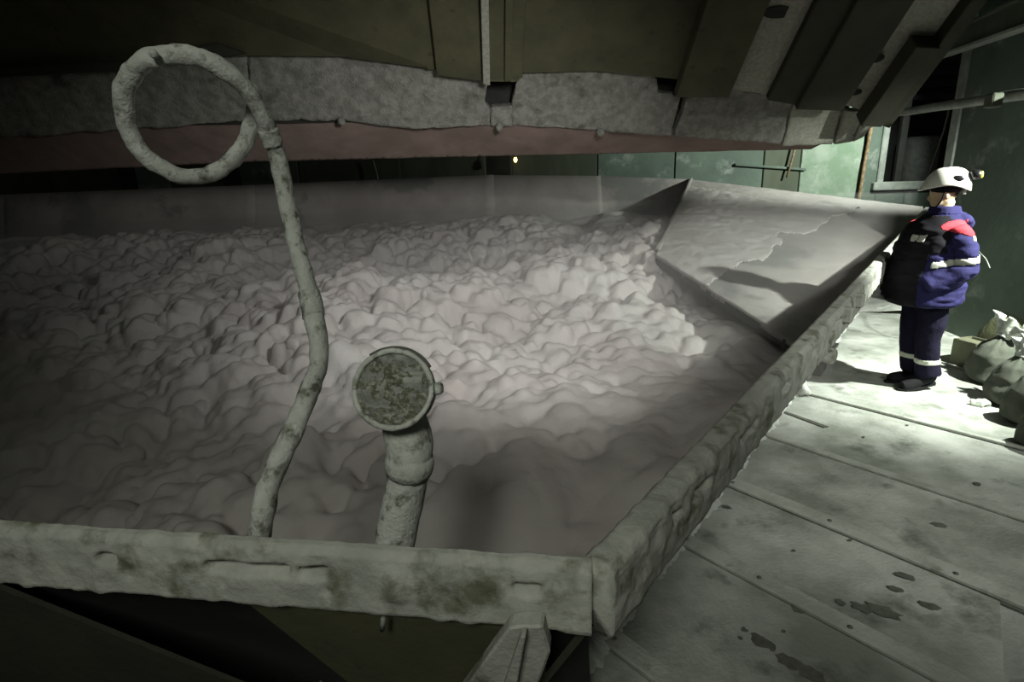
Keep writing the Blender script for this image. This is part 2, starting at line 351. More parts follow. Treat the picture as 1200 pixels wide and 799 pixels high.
for x, y in ((128, 212), (604, 0)):
    if y: t = tube('wall_wire', spline([at(437, 188, 11.9), at(440, 197, 11.9), at(443, 210, 11.9)], 5), .014, M['mould'], None, 6)
tag(t, 'short pale wire hanging on the dark back wall', 'wire')
lb = empty('bulb_lamp', at(604, 187, 11.7)); tag(lb, 'tiny yellow bulb glowing on the far back wall', 'lamp')
c = at(604, 187, 11.7)
for nm, m_, dz, r in (('bulb', 'bulb', 0, .035), ('socket', 'steel', .07, .03)):
    v, f = ellipsoid_vf((0, 0, dz), (r, r, r * 1.5), nu=10, nv=8); mesh(nm, v, f, M[m_], lb, True)
tube('lamp_cord', [(0, 0, .1), (0, .05, .3), (0, .25, .5)], .008, M['cable'], lb, 6)
t = tube('thin_cord', spline([at(1141, 287, 5.85), at(1149, 297, 5.5), at(1155, 303, 5.4), at(1160, 314, 5.3)], 5), .005, M['mould'], None, 6)
tag(t, 'thin pale cord hanging on the right wall behind the worker', 'cord')

# ------------------------------------------------------------------ hopper
hop = empty('hopper', (0, 6, 0)); tag(hop, 'huge open steel hopper with powder-caked rim, full of pinkish foam', 'hopper')
def hp(o):
    o.parent = hop; o.matrix_parent_inverse = Matrix.Translation((0, -6, 0)); return o
def rim_sweep(name, P0, D, N, length, slots, topw, face, step, amp, seed, start=0.0):
    pr = []
    def seg(a, b, k):
        for q in np.linspace(0, 1, k, endpoint=False): pr.append((a[0] + (b[0] - a[0]) * q, a[1] + (b[1] - a[1]) * q))
    seg((-.01, -face), (-.012, -.004), 4); seg((-.012, -.004), (.0, .008), 2); seg((.0, .008), (topw - .015, .004), 6); seg((topw - .015, .004), (topw, -.012), 3)
    seg((topw, -.012), (topw + .004, -.055), 6); seg((topw + .004, -.055), (topw + .002, -face + .01), 14); seg((topw + .002, -face + .01), (topw - .02, -face), 3); seg((topw - .02, -face), (-.01, -face), 3)
    pr = np.array(pr); k = len(pr); c = pr.mean(0)
    tn = np.roll(pr, -1, 0) - np.roll(pr, 1, 0); nr = np.stack([-tn[:, 1], tn[:, 0]], 1); nr /= np.linalg.norm(nr, axis=1)[:, None] + 1e-9
    nr[(nr * (pr - c)).sum(1) < 0] *= -1
    S = np.arange(start, length, step); n = len(S)
    SS, J = np.meshgrid(S, np.arange(k), indexing='ij'); SS = SS.ravel(); J = J.ravel()
    q = np.stack([SS, pr[J, 0], pr[J, 1]], 1)
    d = amp * (fbm(q * [1, 1, .8], 22, 3, seed) + .7 * vnoise(q * [1.6, 1, .45], 14, seed + 9))
    d *= np.clip(.45 + .6 * (J > 15), 0, 1); d *= np.where(J > 29, .35, 1.0)
    band = np.clip(1.6 - np.abs(pr[J, 1] + .064) / .011, 0, 1) * (pr[J, 0] > topw * .6)
    sl = np.zeros_like(SS)
    for a, b in slots: sl = np.maximum(sl, np.clip(np.minimum(SS - a, b - SS) / .012, 0, 1))
    d = d - .05 * band * sl
    # drips that bulge over the lower face
    lowf = np.clip((-.06 - pr[J, 1]) / .05, 0, 1) * (pr[J, 0] > topw * .6)
    d += lowf * amp * 1.3 * np.maximum(0, vnoise(np.stack([SS * 1.0, pr[J, 1] * .4 + SS * .35, 0 * SS], 1), 26, seed + 3))
    a = pr[J, 0] + nr[J, 0] * d; z = pr[J, 1] + nr[J, 1] * d
    V = P0[None] + SS[:, None] * D[None] + a[:, None] * N[None] + z[:, None] * Z[None]
    Fc = [[i * k + j, i * k + (j + 1) % k, (i + 1) * k + (j + 1) % k, (i + 1) * k + j] for i in range(n - 1) for j in range(k)]
    Fc += [list(range(k)), [(n - 1) * k + j for j in range(k)]]
    return hp(mesh(name, V, Fc, M['rim'], None, True))
rim_sweep('near_rim', K0, ND, NN, 4.4, [(.10, .17), (.62, .70), (.72, .95), (1.2, 1.26)], .03, .180, .009, .0065, 3, -.012)
rl = float((K1 - K0) @ RD)
rim_sweep('right_rim', K0, RD, RN, rl, [(.34, .40), (.50, .62), (.9, 1.12), (1.2, 1.26), (1.42, 1.6), (2.0, 2.2), (2.55, 2.95), (3.3, 3.36), (3.9, 4.1)], .066, .188, .012, .0065, 11, .0)
# angle cleats welded across the right rim
for s in (2.96, 3.42):
    box_o = box('rim_cleat', K0 + RD * s + RN * .08 + Z * -.06, .03, .035, .05, M['rim'], None, (RD, RN, Z), .012); hp(box_o)
# far and end walls of the hopper
FY = 11.2
fa = [at(x, y, FY) for x, y in ((-160, 232), (0, 228), (290, 217), (570, 205), (700, 206), (810, 210))]
for i in range(len(fa) - 1):
    a, b = fa[i], fa[i + 1]; b = b + (b - a) * .03; a = a + np.array([0, .004 * i, 0]); nn = 26; V = []; mm = 18
    for q in range(nn + 1):
        for r in range(mm + 1):
            p = a + (b - a) * (q / nn); p = np.array([p[0], p[1] - .55 * r / mm, p[2] - 1.6 * r / mm]); V.append(p)
    V = np.array(V); V[:, 1] -= .05 * np.maximum(0, fbm(V, 1.3, 4, 2)) ** 1.0 * np.clip((fa[2][2] - .1 - V[:, 2]) / .4, 0, 1)
    V[:, 0] += .0
    Fc = [[q * (mm + 1) + r, q * (mm + 1) + r + 1, (q + 1) * (mm + 1) + r + 1, (q + 1) * (mm + 1) + r] for q in range(nn) for r in range(mm)]
    o = hp(mesh('far_wall_plate', V, Fc, M['crust'], None, True)); face_up(o, (0, -1, 0)); sd = o.modifiers.new('t', 'SOLIDIFY'); sd.thickness = .03; sd.offset = -1
A_, B_ = fa[-1], K1 + RN * .06
D_, C_ = at(768, 300, 7.0), at(915, 392, 4.6)
C2 = C_ + (C_ - D_) * .24                                                   # runs on under the right rim
CL = C_ + (C_ - D_) * .03
nn, mm = 180, 120; V = []
for q in range(nn + 1):
    for r in range(mm + 1):
        u_, v_ = q / nn, r / mm
        V.append((A_ * (1 - u_) + B_ * u_) * (1 - v_) + (D_ * (1 - u_) + C2 * u_) * v_)
V = np.array(V); nrm = np.cross(B_ - A_, D_ - A_); nrm /= np.linalg.norm(nrm); nrm = nrm if nrm[2] > 0 else -nrm
UV = np.array([(q / nn, r / mm, 0) for q in range(nn + 1) for r in range(mm + 1)])
edge = UV[:, 0] * .9 + UV[:, 1] * .35 + .10 * fbm(UV, 5, 4, 8)
out_ = np.maximum(0, (V - K0[None]) @ RN + .03 + .47 * np.maximum(0, RIMZ - .17 - V[:, 2]))
V -= RN[None] * out_[:, None]; V[:, 2] = np.where(out_ > 0, np.minimum(V[:, 2], RIMZ - .03), V[:, 2])
V += nrm[None] * (.0 * (1 / (1 + np.exp((edge - .72) * 90))) * np.clip(UV[:, 1] * 4, 0, 1) + .006 * fbm(V, 6, 3))[:, None]
Fc = [[q * (mm + 1) + r, q * (mm + 1) + r + 1, (q + 1) * (mm + 1) + r + 1, (q + 1) * (mm + 1) + r] for q in range(nn) for r in range(mm)]
cm_ = 1 / (1 + np.exp((edge - .72) * 90)) * np.clip(UV[:, 1] * 4, 0, 1)
wob = .10 * fbm(UV, 3, 2, 5)
CF = [f_ for f_ in Fc if min(edge[i] for i in f_) < .71 and UV[f_[0], 1] - wob[f_[0]] > .17]
ep = hp(mesh('end_plate', V, Fc, M['crust'], None, True)); face_up(ep, nrm); sd = ep.modifiers.new('t', 'SOLIDIFY'); sd.thickness = .05; sd.offset = -1
ep['label'] = 'salt-crusted sloping end plate'
used_ = sorted({i for f_ in CF for i in f_}); mp_ = {i: k for k, i in enumerate(used_)}
cr = hp(mesh('salt_crust', list(V[used_] + nrm[None] * (.014 + .02 * np.abs(fbm(V[used_], 4, 3)))[:, None]), [[mp_[i] for i in f_] for f_ in CF], M['crust2'], None, True))
face_up(cr, nrm); sd = cr.modifiers.new('t', 'SOLIDIFY'); sd.thickness = .022; sd.offset = -1
hp(prism('plate_lip', [D_ - Z * .01, CL - Z * .01, CL - Z * .10, D_ - Z * .10], (.02, .05, 0), M['dark'], None, .005))
sb = tube('corner_seam', [A_ + (D_ - A_) * q + nrm * .01 for q in np.linspace(0, .95, 14)], .035, M['crust'], None, 10, .02, 8); hp(sb)
# right wall below the rim, sloping in under it, and the near wall
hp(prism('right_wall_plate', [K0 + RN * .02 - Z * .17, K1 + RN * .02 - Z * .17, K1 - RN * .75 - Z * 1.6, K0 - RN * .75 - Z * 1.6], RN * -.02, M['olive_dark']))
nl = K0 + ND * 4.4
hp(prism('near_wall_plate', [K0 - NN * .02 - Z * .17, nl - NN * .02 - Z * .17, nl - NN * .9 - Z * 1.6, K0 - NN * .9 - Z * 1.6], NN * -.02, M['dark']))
lw0, lw1 = nl - NN * .02, fa[0] + np.array([-.3, 0, 0])
hp(prism('left_wall_plate', [np.array([lw0[0], lw0[1], -.6]), np.array([lw1[0], lw1[1], -.6]), lw1, np.array([lw0[0], lw0[1], RIMZ])], (-.03, 0, 0), M['crust']))
def under(x, y, yo=0.0):                                                   # outer sloped casing below the near rim
    d = ray(x, y); base = K0 + NN * (.0 + yo) - Z * .17; nrm_ = np.cross(ND, -NN * .25 - Z * .97); t_ = ((base - CAM) @ nrm_) / (d @ nrm_); return CAM + d * t_
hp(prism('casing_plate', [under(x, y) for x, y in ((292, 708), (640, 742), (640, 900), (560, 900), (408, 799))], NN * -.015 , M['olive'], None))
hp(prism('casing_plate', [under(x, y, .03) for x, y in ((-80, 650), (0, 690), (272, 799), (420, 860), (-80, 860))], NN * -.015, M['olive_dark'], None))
hp(prism('gusset', [under(x, y, .07) for x, y in ((596, 736), (610, 734), (636, 734), (645, 765), (632, 800), (600, 840), (520, 840))], NN * -.05 , M['rim'], None, .006))
hp(prism('gusset_rib', [under(x, y, .075) for x, y in ((590, 800), (612, 734), (618, 734), (606, 800))], NN * .03, M['rim'], None, .003))
hp(tube('drain_pin', [under(449, 724, .04), under(448, 738, .04)], .006, M['steel'], None, 8))

# ------------------------------------------------------------------ foam
st = .0185
gx = np.arange(-10.6, 5.4, st); gy = np.arange(1.35, 11.05, st)
GX, GY = np.meshgrid(gx, gy, indexing='xy')
def base_z(x, y):
    q = np.stack([x, y, 0 * x], -1).reshape(-1, 3); sh = np.shape(x)
    b = .10 + (y - 2.3) * .126 + .24 * fbm(q, .75, 3, 4).reshape(sh) * np.clip((10.5 - y) / 2, 0, 1)
    dr = ((x - K0[0]) * RN[0] + (y - K0[1]) * RN[1])                        # signed distance to the right rim (negative inside)
    b = b + .42 * np.exp(-((np.maximum(0, -dr)) / .55) ** 2) * np.clip((5.2 - y) / 2.0, 0, 1)
    b = b + .12 * np.exp(-((x + .2) ** 2 / 3 + (y - 6.8) ** 2 / 4))
    return b
BZ = base_z(GX, GY); HZ = BZ - .06
pm0 = np.linalg.lstsq(np.array([[*p[:2], 1] for p in (A_, B_, D_, C_)]), np.array([p[2] for p in (A_, B_, D_, C_)]), rcond=None)[0]
ld0 = (C_ - D_)[:2] / np.linalg.norm((C_ - D_)[:2]); ln0 = np.array([-ld0[1], ld0[0]]); ln0 = ln0 if (A_[:2] - D_[:2]) @ ln0 > 0 else -ln0
ls0 = (A_ - D_)[:2] / np.linalg.norm((A_ - D_)[:2]); lm0 = np.array([-ls0[1], ls0[0]]); lm0 = lm0 if (C_[:2] - D_[:2]) @ lm0 > 0 else -lm0
def plate_d(x, y):                                                          # how far inside the end plate's outline
    return np.minimum((x - D_[0]) * ln0[0] + (y - D_[1]) * ln0[1], (x - D_[0]) * lm0[0] + (y - D_[1]) * lm0[1])
PD = plate_d(GX, GY); PZ = pm0[0] * GX + pm0[1] * GY + pm0[2]
nl_ = 14000
lx = rng.uniform(-10.6, 5.2, nl_); ly = rng.uniform(1.35, 11, nl_); lr = .06 + .11 * rng.random(nl_) ** 2.4; lo = rng.uniform(-.55, .35, nl_)
cl_ = fbm(np.stack([lx, ly, 0 * lx], 1), 1.1, 3, 12)                          # heaps and hollows
lz = base_z(lx, ly) + lr * lo + .17 * cl_
ldr = (lx - K0[0]) * RN[0] + (ly - K0[1]) * RN[1]
soft = np.clip((-ldr - .7) / 2.4, 0, 1) * np.clip((10.9 - ly) / 1.4, 0, 1)
keep = (ldr < -.25) & (lx > -.62 * ly - 3.9)
for i in np.nonzero(keep)[0]:
    x, y, r, z = lx[i], ly[i], lr[i], lz[i]
    z = z - (1 - soft[i]) * (r * 1.1)
    lz[i] = z
    i0, i1 = np.searchsorted(gx, (x - r, x + r)); j0, j1 = np.searchsorted(gy, (y - r, y + r))
    sub = HZ[j0:j1, i0:i1]
    if sub.size == 0: continue
    dd = (GX[j0:j1, i0:i1] - x) ** 2 + (GY[j0:j1, i0:i1] - y) ** 2
    np.maximum(sub, np.where(dd < r * r, z + np.sqrt(np.maximum(0, r * r - dd)) * .95, -9), out=sub)
HZ = np.maximum(HZ, BZ - .06)
# small knobs on the lumps
ns_ = 12000; sx = rng.uniform(-10.6, 5.0, ns_); sy = rng.uniform(1.4, 10.8, ns_); sr = rng.uniform(.045, .085, ns_)
sdr = (sx - K0[0]) * RN[0] + (sy - K0[1]) * RN[1]; H0 = HZ.copy()
for i in np.nonzero((sdr < -1.5) & (sx > -.62 * sy - 3.9))[0]:
    x, y, r = sx[i], sy[i], sr[i]
    i0, i1 = np.searchsorted(gx, (x - r, x + r)); j0, j1 = np.searchsorted(gy, (y - r, y + r)); sub = HZ[j0:j1, i0:i1]
    if sub.size == 0: continue
    dd = (GX[j0:j1, i0:i1] - x) ** 2 + (GY[j0:j1, i0:i1] - y) ** 2; z = H0[(j0 + j1) // 2, (i0 + i1) // 2] - r * .55
    np.maximum(sub, np.where(dd < r * r, z + np.sqrt(np.maximum(0, r * r - dd)), -9), out=sub)
# soften the joints a little
for _ in range(4):
    HZ[1:-1, 1:-1] = (HZ[1:-1, 1:-1] * 4 + HZ[:-2, 1:-1] + HZ[2:, 1:-1] + HZ[1:-1, :-2] + HZ[1:-1, 2:]) / 8
HZ = np.where(PD > -.5, np.minimum(HZ, PZ - .10 - .10 * np.clip(PD + .15, 0, 1) + 1.2 * np.clip(-PD - .12, 0, 1)), HZ)
gsoft = np.clip((-((GX - K0[0]) * RN[0] + (GY - K0[1]) * RN[1]) - .4) / 1.7, 0, 1) * np.clip((11.0 - GY) / 1.6, 0, 1)
BL = HZ.copy()
for _ in range(40):
    BL[1:-1, 1:-1] = (BL[:-2, 1:-1] + BL[2:, 1:-1] + BL[1:-1, :-2] + BL[1:-1, 2:]) / 4
HZ = HZ * gsoft + BL * (1 - gsoft)
q = np.stack([GX.ravel(), GY.ravel(), HZ.ravel()], 1)
HZ = HZ + (.008 * fbm(q, 9, 3, 21)).reshape(HZ.shape)
gdr = (GX - K0[0]) * RN[0] + (GY - K0[1]) * RN[1]
gnr = (GX - K0[0]) * NN[0] + (GY - K0[1]) * NN[1]
ok = (gdr < -.47 * (RIMZ - .17 - HZ) - .0) & (GX > -.62 * GY - 3.9) & (gnr < -.60 * (RIMZ - .17 - HZ) - .03)
ny, nx = HZ.shape; idx = np.arange(ny * nx).reshape(ny, nx)
fk = ok[:-1, :-1] & ok[1:, :-1] & ok[:-1, 1:] & ok[1:, 1:]
quads = np.stack([idx[:-1, :-1], idx[:-1, 1:], idx[1:, 1:], idx[1:, :-1]], -1)[fk]
used = np.unique(quads); rem = np.full(ny * nx, -1); rem[used] = np.arange(len(used)); quads = rem[quads]
VV = np.stack([GX.ravel(), GY.ravel(), HZ.ravel()], 1)[used]
me = bpy.data.meshes.new('foam_bed'); me.vertices.add(len(VV)); me.vertices.foreach_set('co', VV.ravel())
me.loops.add(quads.size); me.loops.foreach_set('vertex_index', quads.ravel().astype(np.int32))
me.polygons.add(len(quads)); me.polygons.foreach_set('loop_start', np.arange(0, quads.size, 4, dtype=np.int32)); me.polygons.foreach_set('loop_total', np.full(len(quads), 4, np.int32))
me.update(calc_edges=True)
foam = link('foam_bed', me, M['foam'], None, True)
tag(foam, 'pinkish grey lumpy foam filling the hopper', 'foam', kind='stuff')
# the most prominent lumps, one by one
cand = np.nonzero(keep & (soft > .75) & (ly > 2.0) & (plate_d(lx, ly) < -.5) & ((lx - K0[0]) * NN[0] + (ly - K0[1]) * NN[1] < -.75 - lr) & (lx > -.9 * ly - .5))[0]
cand = sorted(cand, key=lambda i: -(lr[i] / (ly[i] + .6) * (1 + .5 * lo[i])))
picked = []
for i in cand:
    jx, jy = np.searchsorted(gx, lx[i]), np.searchsorted(gy, ly[i])
    if lz[i] + lr[i] * .9 < HZ[min(jy, ny - 1), min(jx, nx - 1)] - .02: continue
    if any((lx[i] - lx[k]) ** 2 + (ly[i] - ly[k]) ** 2 < (.7 * (lr[i] + lr[k])) ** 2 for k in picked): continue
    picked.append(i)
    if len(picked) == 290: break
protos = []
for k in range(5):
    bm = bmesh.new(); bmesh.ops.create_icosphere(bm, subdivisions=3, radius=1.0)
    vs = np.array([v.co[:] for v in bm.verts]); n_ = 1 + .14 * fbm(vs, 1.6, 2, 30 + k) + .06 * np.abs(fbm(vs, 3.5, 2, 40 + k))
    for v, a in zip(bm.verts, n_): v.co *= a
    pm_ = bpy.data.meshes.new('foam_lump'); bm.to_mesh(pm_); bm.free(); pm_.materials.append(M['foam'])
    pm_.polygons.foreach_set('use_smooth', [True] * len(pm_.polygons)); protos.append(pm_)
for i in picked:
    o = link('foam_lump', protos[i % 5], None, foam); r = lr[i] * .97
    o.location = (lx[i], ly[i], lz[i] + .004); o.scale = (r, r, r * .95); o.rotation_euler = (0, 0, random.uniform(0, 6.28))

# ------------------------------------------------------------------ tilted wagon body overhead
wag = empty('wagon_body', (0, 6.6, 3)); tag(wag, 'dark olive ribbed steel wagon body tilted over the hopper', 'wagon')
def wp(o):
    o.parent = wag; o.matrix_parent_inverse = Matrix.Translation((0, -6.6, -3)); return o
SL = np.array([.0384, -.7221, .6907])                                       # up the slope, back over the camera
XA = np.array([1.0, 0, 0]); SN = np.cross(XA, SL); SN /= np.linalg.norm(SN); SN = SN if SN[2] < 0 else -SN   # underside normal
WY = 6.5
def strip(name, x0, y0, x1, y1, prot, m, L=2.6, thick=.06, bev=.008, start=0.0, mids=()):
    """a plate on the sloping side: its lower edge between two points, running up the slope"""
    P = [at(x0, y0, WY)] + [at(a, b, WY) for a, b in mids] + [at(x1, y1, WY)]
    P = [p + SN * prot + SL * start for p in P]
    poly = P + [P[-1] + SL * L, P[0] + SL * L]
    return wp(prism(name, poly, -SN * thick, M[m], None, bev))
strip('side_plate', -160, 92, 512, 82, 0, 'olive', mids=((0, 84), (100, 74), (290, 66), (400, 67)))
strip('side_plate', 500, 82, 800, 94, 0, 'olive', mids=((612, 86), (700, 84)))
strip('side_plate', 795, 98, 1000, 128, -.03, 'dusty')
strip('side_plate', 995, 126, 1040, 141, -.02, 'dusty')
strip('rib', 512, 85, 612, 88, .05, 'olive', mids=((566, 92), (603, 93)))
strip('rib_angle', 566, 88, 574, 90, .14, 'dusty', thick=.10, bev=.006)
strip('rib_angle', 591, 88, 599, 88, .10, 'olive', thick=.08, bev=.006)
strip('rib', 790, 107, 852, 107, .10, 'olive', thick=.12)
strip('rib', 898, 114, 932, 120, .05, 'olive_dark', thick=.08)
strip('rib', 930, 121, 984, 123, .10, 'olive_dark', thick=.12)
strip('rib_box', 1003, 136, 1027, 137, .16, 'olive_dark', L=.92, thick=.18)
strip('edge_plate', 1027, 139, 1039, 143, .10, 'olive_dark', thick=.14)
strip('edge_plate', 1036, 139, 1046, 140, -.05, 'dark', thick=.05)
strip('rib_angle', 78, 55, 86, 57, .09, 'steel', thick=.08, bev=.006)
strip('rib', -100, 90, 105, 60, .03, 'olive_dark', thick=.05)
# oval holes and bolts
def disc(x, y, rx, ry, prot, m, name, h, anc):
    d = ray(x, y); b0_ = at(*anc, WY) + SN * (prot + .004); t_ = ((b0_ - CAM) @ SN) / (d @ SN); c_ = CAM + d * t_
    pts = [c_ + XA * rx * math.cos(a) + SL * ry * math.sin(a) for a in np.linspace(0, 2 * math.pi, 20, endpoint=False)]
    return wp(prism(name, pts, SN * h, M[m], None))
disc(913, 14, .15, .06, -.03, 'dark', 'oval_hole', .006, (872, 109))
disc(1027, 68, .075, .05, -.02, 'dark', 'stain', .006, (998, 127)); disc(1003, 108, .06, .035, -.02, 'dark', 'stain', .006, (998, 127))
for x, y in ((374, 25), (663, 55), (960, 40)):
    d = ray(x, y); b0_ = at(400, 67, WY); t_ = ((b0_ - CAM) @ SN) / (d @ SN); c_ = CAM + d * t_
    wp(tube('bolt', [c_, c_ + SN * .03, c_ + SN * .05], [.075, .07, .04], M['olive_dark'], None, 14))
# left lower flange
wp(prism('bottom_flange', [at(-160, 92, 6.35), at(0, 78, 6.35), at(150, 70, 6.35), at(255, 50, 6.35), at(285, 62, 6.35), at(150, 82, 6.35), at(0, 90, 6.35), at(-160, 104, 6.35)], (0, .15, .02), M['olive_dark'], None, .01))
# caked flaps below
def flap(name, poly, m, th=(0, .12, .05), rough=.016, cuts=5):
    P = [at(*p) for p in poly]; o = prism(name, P, th, M[m], None)
    bm = bmesh.new(); bm.from_mesh(o.data); bmesh.ops.triangulate(bm, faces=bm.faces)
    for _ in range(cuts):
        es = [e for e in bm.edges if e.calc_length() > .05]
        if not es: break
        bmesh.ops.subdivide_edges(bm, edges=es, cuts=1); bmesh.ops.triangulate(bm, faces=[f for f in bm.faces if len(f.verts) > 3])
    bm.normal_update(); bm.to_mesh(o.data); bm.free(); roughen(o, rough, 7, 4, len(poly)); o.data.polygons.foreach_set('use_smooth', [True] * len(o.data.polygons))
    return wp(o)
flap('flap', [(-160, 80, 6.58), (0, 78, 6.58), (160, 66, 6.58), (290, 58, 6.58), (290, 142, 6.95), (140, 152, 6.95), (0, 162, 6.95), (-160, 168, 6.95)], 'caked')
flap('flap', [(291, 58, 6.58), (400, 60, 6.58), (520, 76, 6.58), (572, 82, 6.58), (568, 120, 6.78), (574, 128, 6.85), (574, 147, 6.95), (480, 150, 6.95), (400, 141, 6.95), (291, 141, 6.95)], 'caked')
flap('flap', [(575, 126, 6.84), (600, 124, 6.84), (600, 147, 6.96), (575, 148, 6.96)], 'caked', rough=.006)
flap('flap', [(608, 82, 6.58), (700, 80, 6.58), (770, 86, 6.6), (772, 108, 6.7), (798, 112, 6.7), (786, 160, 6.95), (700, 153, 6.95), (600, 146, 6.95), (600, 122, 6.84)], 'caked')
flap('flap', [(806, 112, 6.7), (835, 100, 6.6), (932, 112, 6.6), (914, 168, 6.95), (860, 164, 6.95), (790, 160, 6.95)], 'caked')
flap('flap', [(932, 114, 6.6), (990, 118, 6.6), (975, 169, 6.95), (917, 171, 6.95)], 'dusty', rough=.010)
flap('flap', [(993, 130, 6.6), (1014, 130, 6.6), (998, 166, 6.95), (978, 169, 6.95)], 'dusty', rough=.006)
flap('flap', [(1017, 130, 6.6), (1034, 134, 6.6), (1012, 160, 6.95), (1000, 166, 6.95)], 'dusty', rough=.006)
wp(prism('gap_shade_sheet', [at(-160, 40, 7.05), at(300, 40, 7.05), at(620, 40, 7.05), at(1000, 110, 7.05), at(985, 160, 6.99), at(600, 140, 6.99), at(0, 150, 6.99), at(-160, 160, 6.99)], (0, .05, 0), M['dark']))  # near-black sheet added behind the flaps to paint their gaps in shade
flap('lip_beam', [(-160, 160, 6.98), (0, 154, 6.98), (290, 136, 6.98), (480, 142, 6.98), (700, 148, 6.98), (860, 158, 6.98), (975, 164, 6.98), (950, 175, 7.5), (800, 178, 7.5), (580, 183, 7.5), (280, 190, 7.5), (0, 204, 7.5), (-160, 214, 7.5)], 'pink', th=(0, .1, .12), rough=.005)
for x, y in ((704, 155), (400, 142), (585, 149)):
    v, f = ellipsoid_vf(at(x, y, 6.9), (.045, .04, .05), nu=12, nv=8); wp(roughen(mesh('caked_knob', v, f, M['caked'], None, True), .008, 20))

# ------------------------------------------------------------------ hose
hp_ = [(302, 690, 1.50), (305, 640, 1.50), (308, 600, 1.50), (318, 560, 1.54), (343, 505, 1.62), (366, 450, 1.72), (374, 412, 1.80), (366, 360, 1.90), (350, 300, 1.98), (337, 240, 2.04), (327, 190, 2.05), (317, 160, 2.03),
       (303, 128, 1.98), (285, 101, 1.93), (258, 79, 1.89), (225, 66, 1.86), (190, 65, 1.85), (162, 78, 1.85), (146, 104, 1.86), (146, 135, 1.88), (156, 163, 1.90), (176, 187, 1.92), (206, 204, 1.95), (238, 206, 1.99), (266, 193, 2.03), (286, 170, 2.07), (296, 140, 2.10), (298, 118, 2.12), (290, 98, 2.13)]
pth = spline([at(*p) for p in hp_], 10)
hose = empty('hose', tuple(pth[0])); tag(hose, 'powder-caked hose rising from the near rim and ending in a loop', 'hose')
n = len(pth); rad = np.interp(np.linspace(0, 1, n), [0, .25, .4, .5, .6, .8, 1], [.034, .031, .027, .027, .028, .027, .026])
o = tube('hose_tube', pth, rad, M['pipe'], None, 20, .0045, 26); o.parent = hose; o.matrix_parent_inverse = Matrix.Translation(-Vector(pth[0]))
for fr, w_ in ((.395, 4), (.255, 3)):
    i = int(fr * n); o = tube('hose_coupling', pth[i - w_:i + w_], rad[i] + .006, M['pipe'], None, 18, .004, 40); o.parent = hose; o.matrix_parent_inverse = Matrix.Translation(-Vector(pth[0]))
v, f = ellipsoid_vf(at(180, 63, 1.80), (.013, .013, .013), nu=10, nv=8); o = mesh('powder_clot', v, f, M['powder'], hose, True); o.matrix_parent_inverse = Matrix.Translation(-Vector(pth[0]))

# ------------------------------------------------------------------ round lamp head on a pipe
Yp = 1.42
pb0 = at(452, 690, Yp)
post = empty('capped_pipe', tuple(pb0)); tag(post, 'powder-caked pipe with a round capped head behind the near rim', 'pipe')
def pp(o):
    o.parent = post; o.matrix_parent_inverse = Matrix.Translation(-Vector(pb0)); return o
pp(tube('pipe', [pb0 + (at(480, 548, Yp + .02) - pb0) * q for q in np.linspace(0, 1, 24)], .058, M['pipe'], None, 24, .003, 20))
pp(tube('coupling', [at(477, 556, Yp + .02), at(479, 546, Yp + .02), at(480, 540, Yp + .02), at(481, 532, Yp + .02)], [.060, .068, .068, .062], M['pipe'], None, 24, .003, 30))
hc = at(461, 456, Yp - .02)
hax = np.array([-.03, -.90, .42]); hax /= np.linalg.norm(hax)              # the face looks up towards the camera
pp(tube('elbow', spline([at(482, 545, Yp + .02), at(480, 520, Yp + .03), at(474, 492, Yp + .055), hc - hax * .075], 8), np.linspace(.062, .066, 25), M['pipe'], None, 24, .004, 20))
hd = pp(tube('head', [hc - hax * .10, hc - hax * .098, hc - hax * .06, hc - hax * .0, hc + hax * .004, hc + hax * .004, hc - hax * .004], [.05, .085, .103, .108, .106, .098, .094], M['pipe'], None, 40, .002, 30))
fx = np.cross(hax, Z); fx /= np.linalg.norm(fx); fz = np.cross(fx, hax)
ring = [hc + hax * .006 + .101 * (math.cos(a) * fx + math.sin(a) * fz) for a in np.linspace(0, 2 * math.pi, 49)]
pp(tube('cap_ring', ring, .0075, M['pipe'], None, 10, .002, 50))
nr_, na = 26, 64; V = [hc + hax * .0]
for i in range(1, nr_ + 1):
    for j in range(na):
        a = 2 * math.pi * j / na; V.append(hc + .098 * i / nr_ * (math.cos(a) * fx + math.sin(a) * fz))
V = np.array(V); V = V + hax[None] * (.007 * np.maximum(-.3, fbm(V, 60, 3, 6)) + .004)[:, None]
Fc = [[0, 1 + j, 1 + (j + 1) % na] for j in range(na)] + [[1 + (i - 1) * na + j, 1 + i * na + j, 1 + i * na + (j + 1) % na, 1 + (i - 1) * na + (j + 1) % na] for i in range(1, nr_) for j in range(na)]
pp(mesh('cap_face', V, Fc, M['lens'], None, True))['label'] = 'dark round face speckled with powder'
pp(tube('clamp_screw', [hc - fx * .1 - hax * .02, hc - fx * .122 - hax * .02, hc - fx * .128 - hax * .02], [.018, .016, .010], M['pipe'], None, 12, .003, 60))
pp(tube('cap_hinge', [hc - hax * .004 + .110 * (math.cos(a) * fx + math.sin(a) * fz) for a in np.linspace(math.radians(55), math.radians(150), 16)], .0055, M['cable'], None, 10))

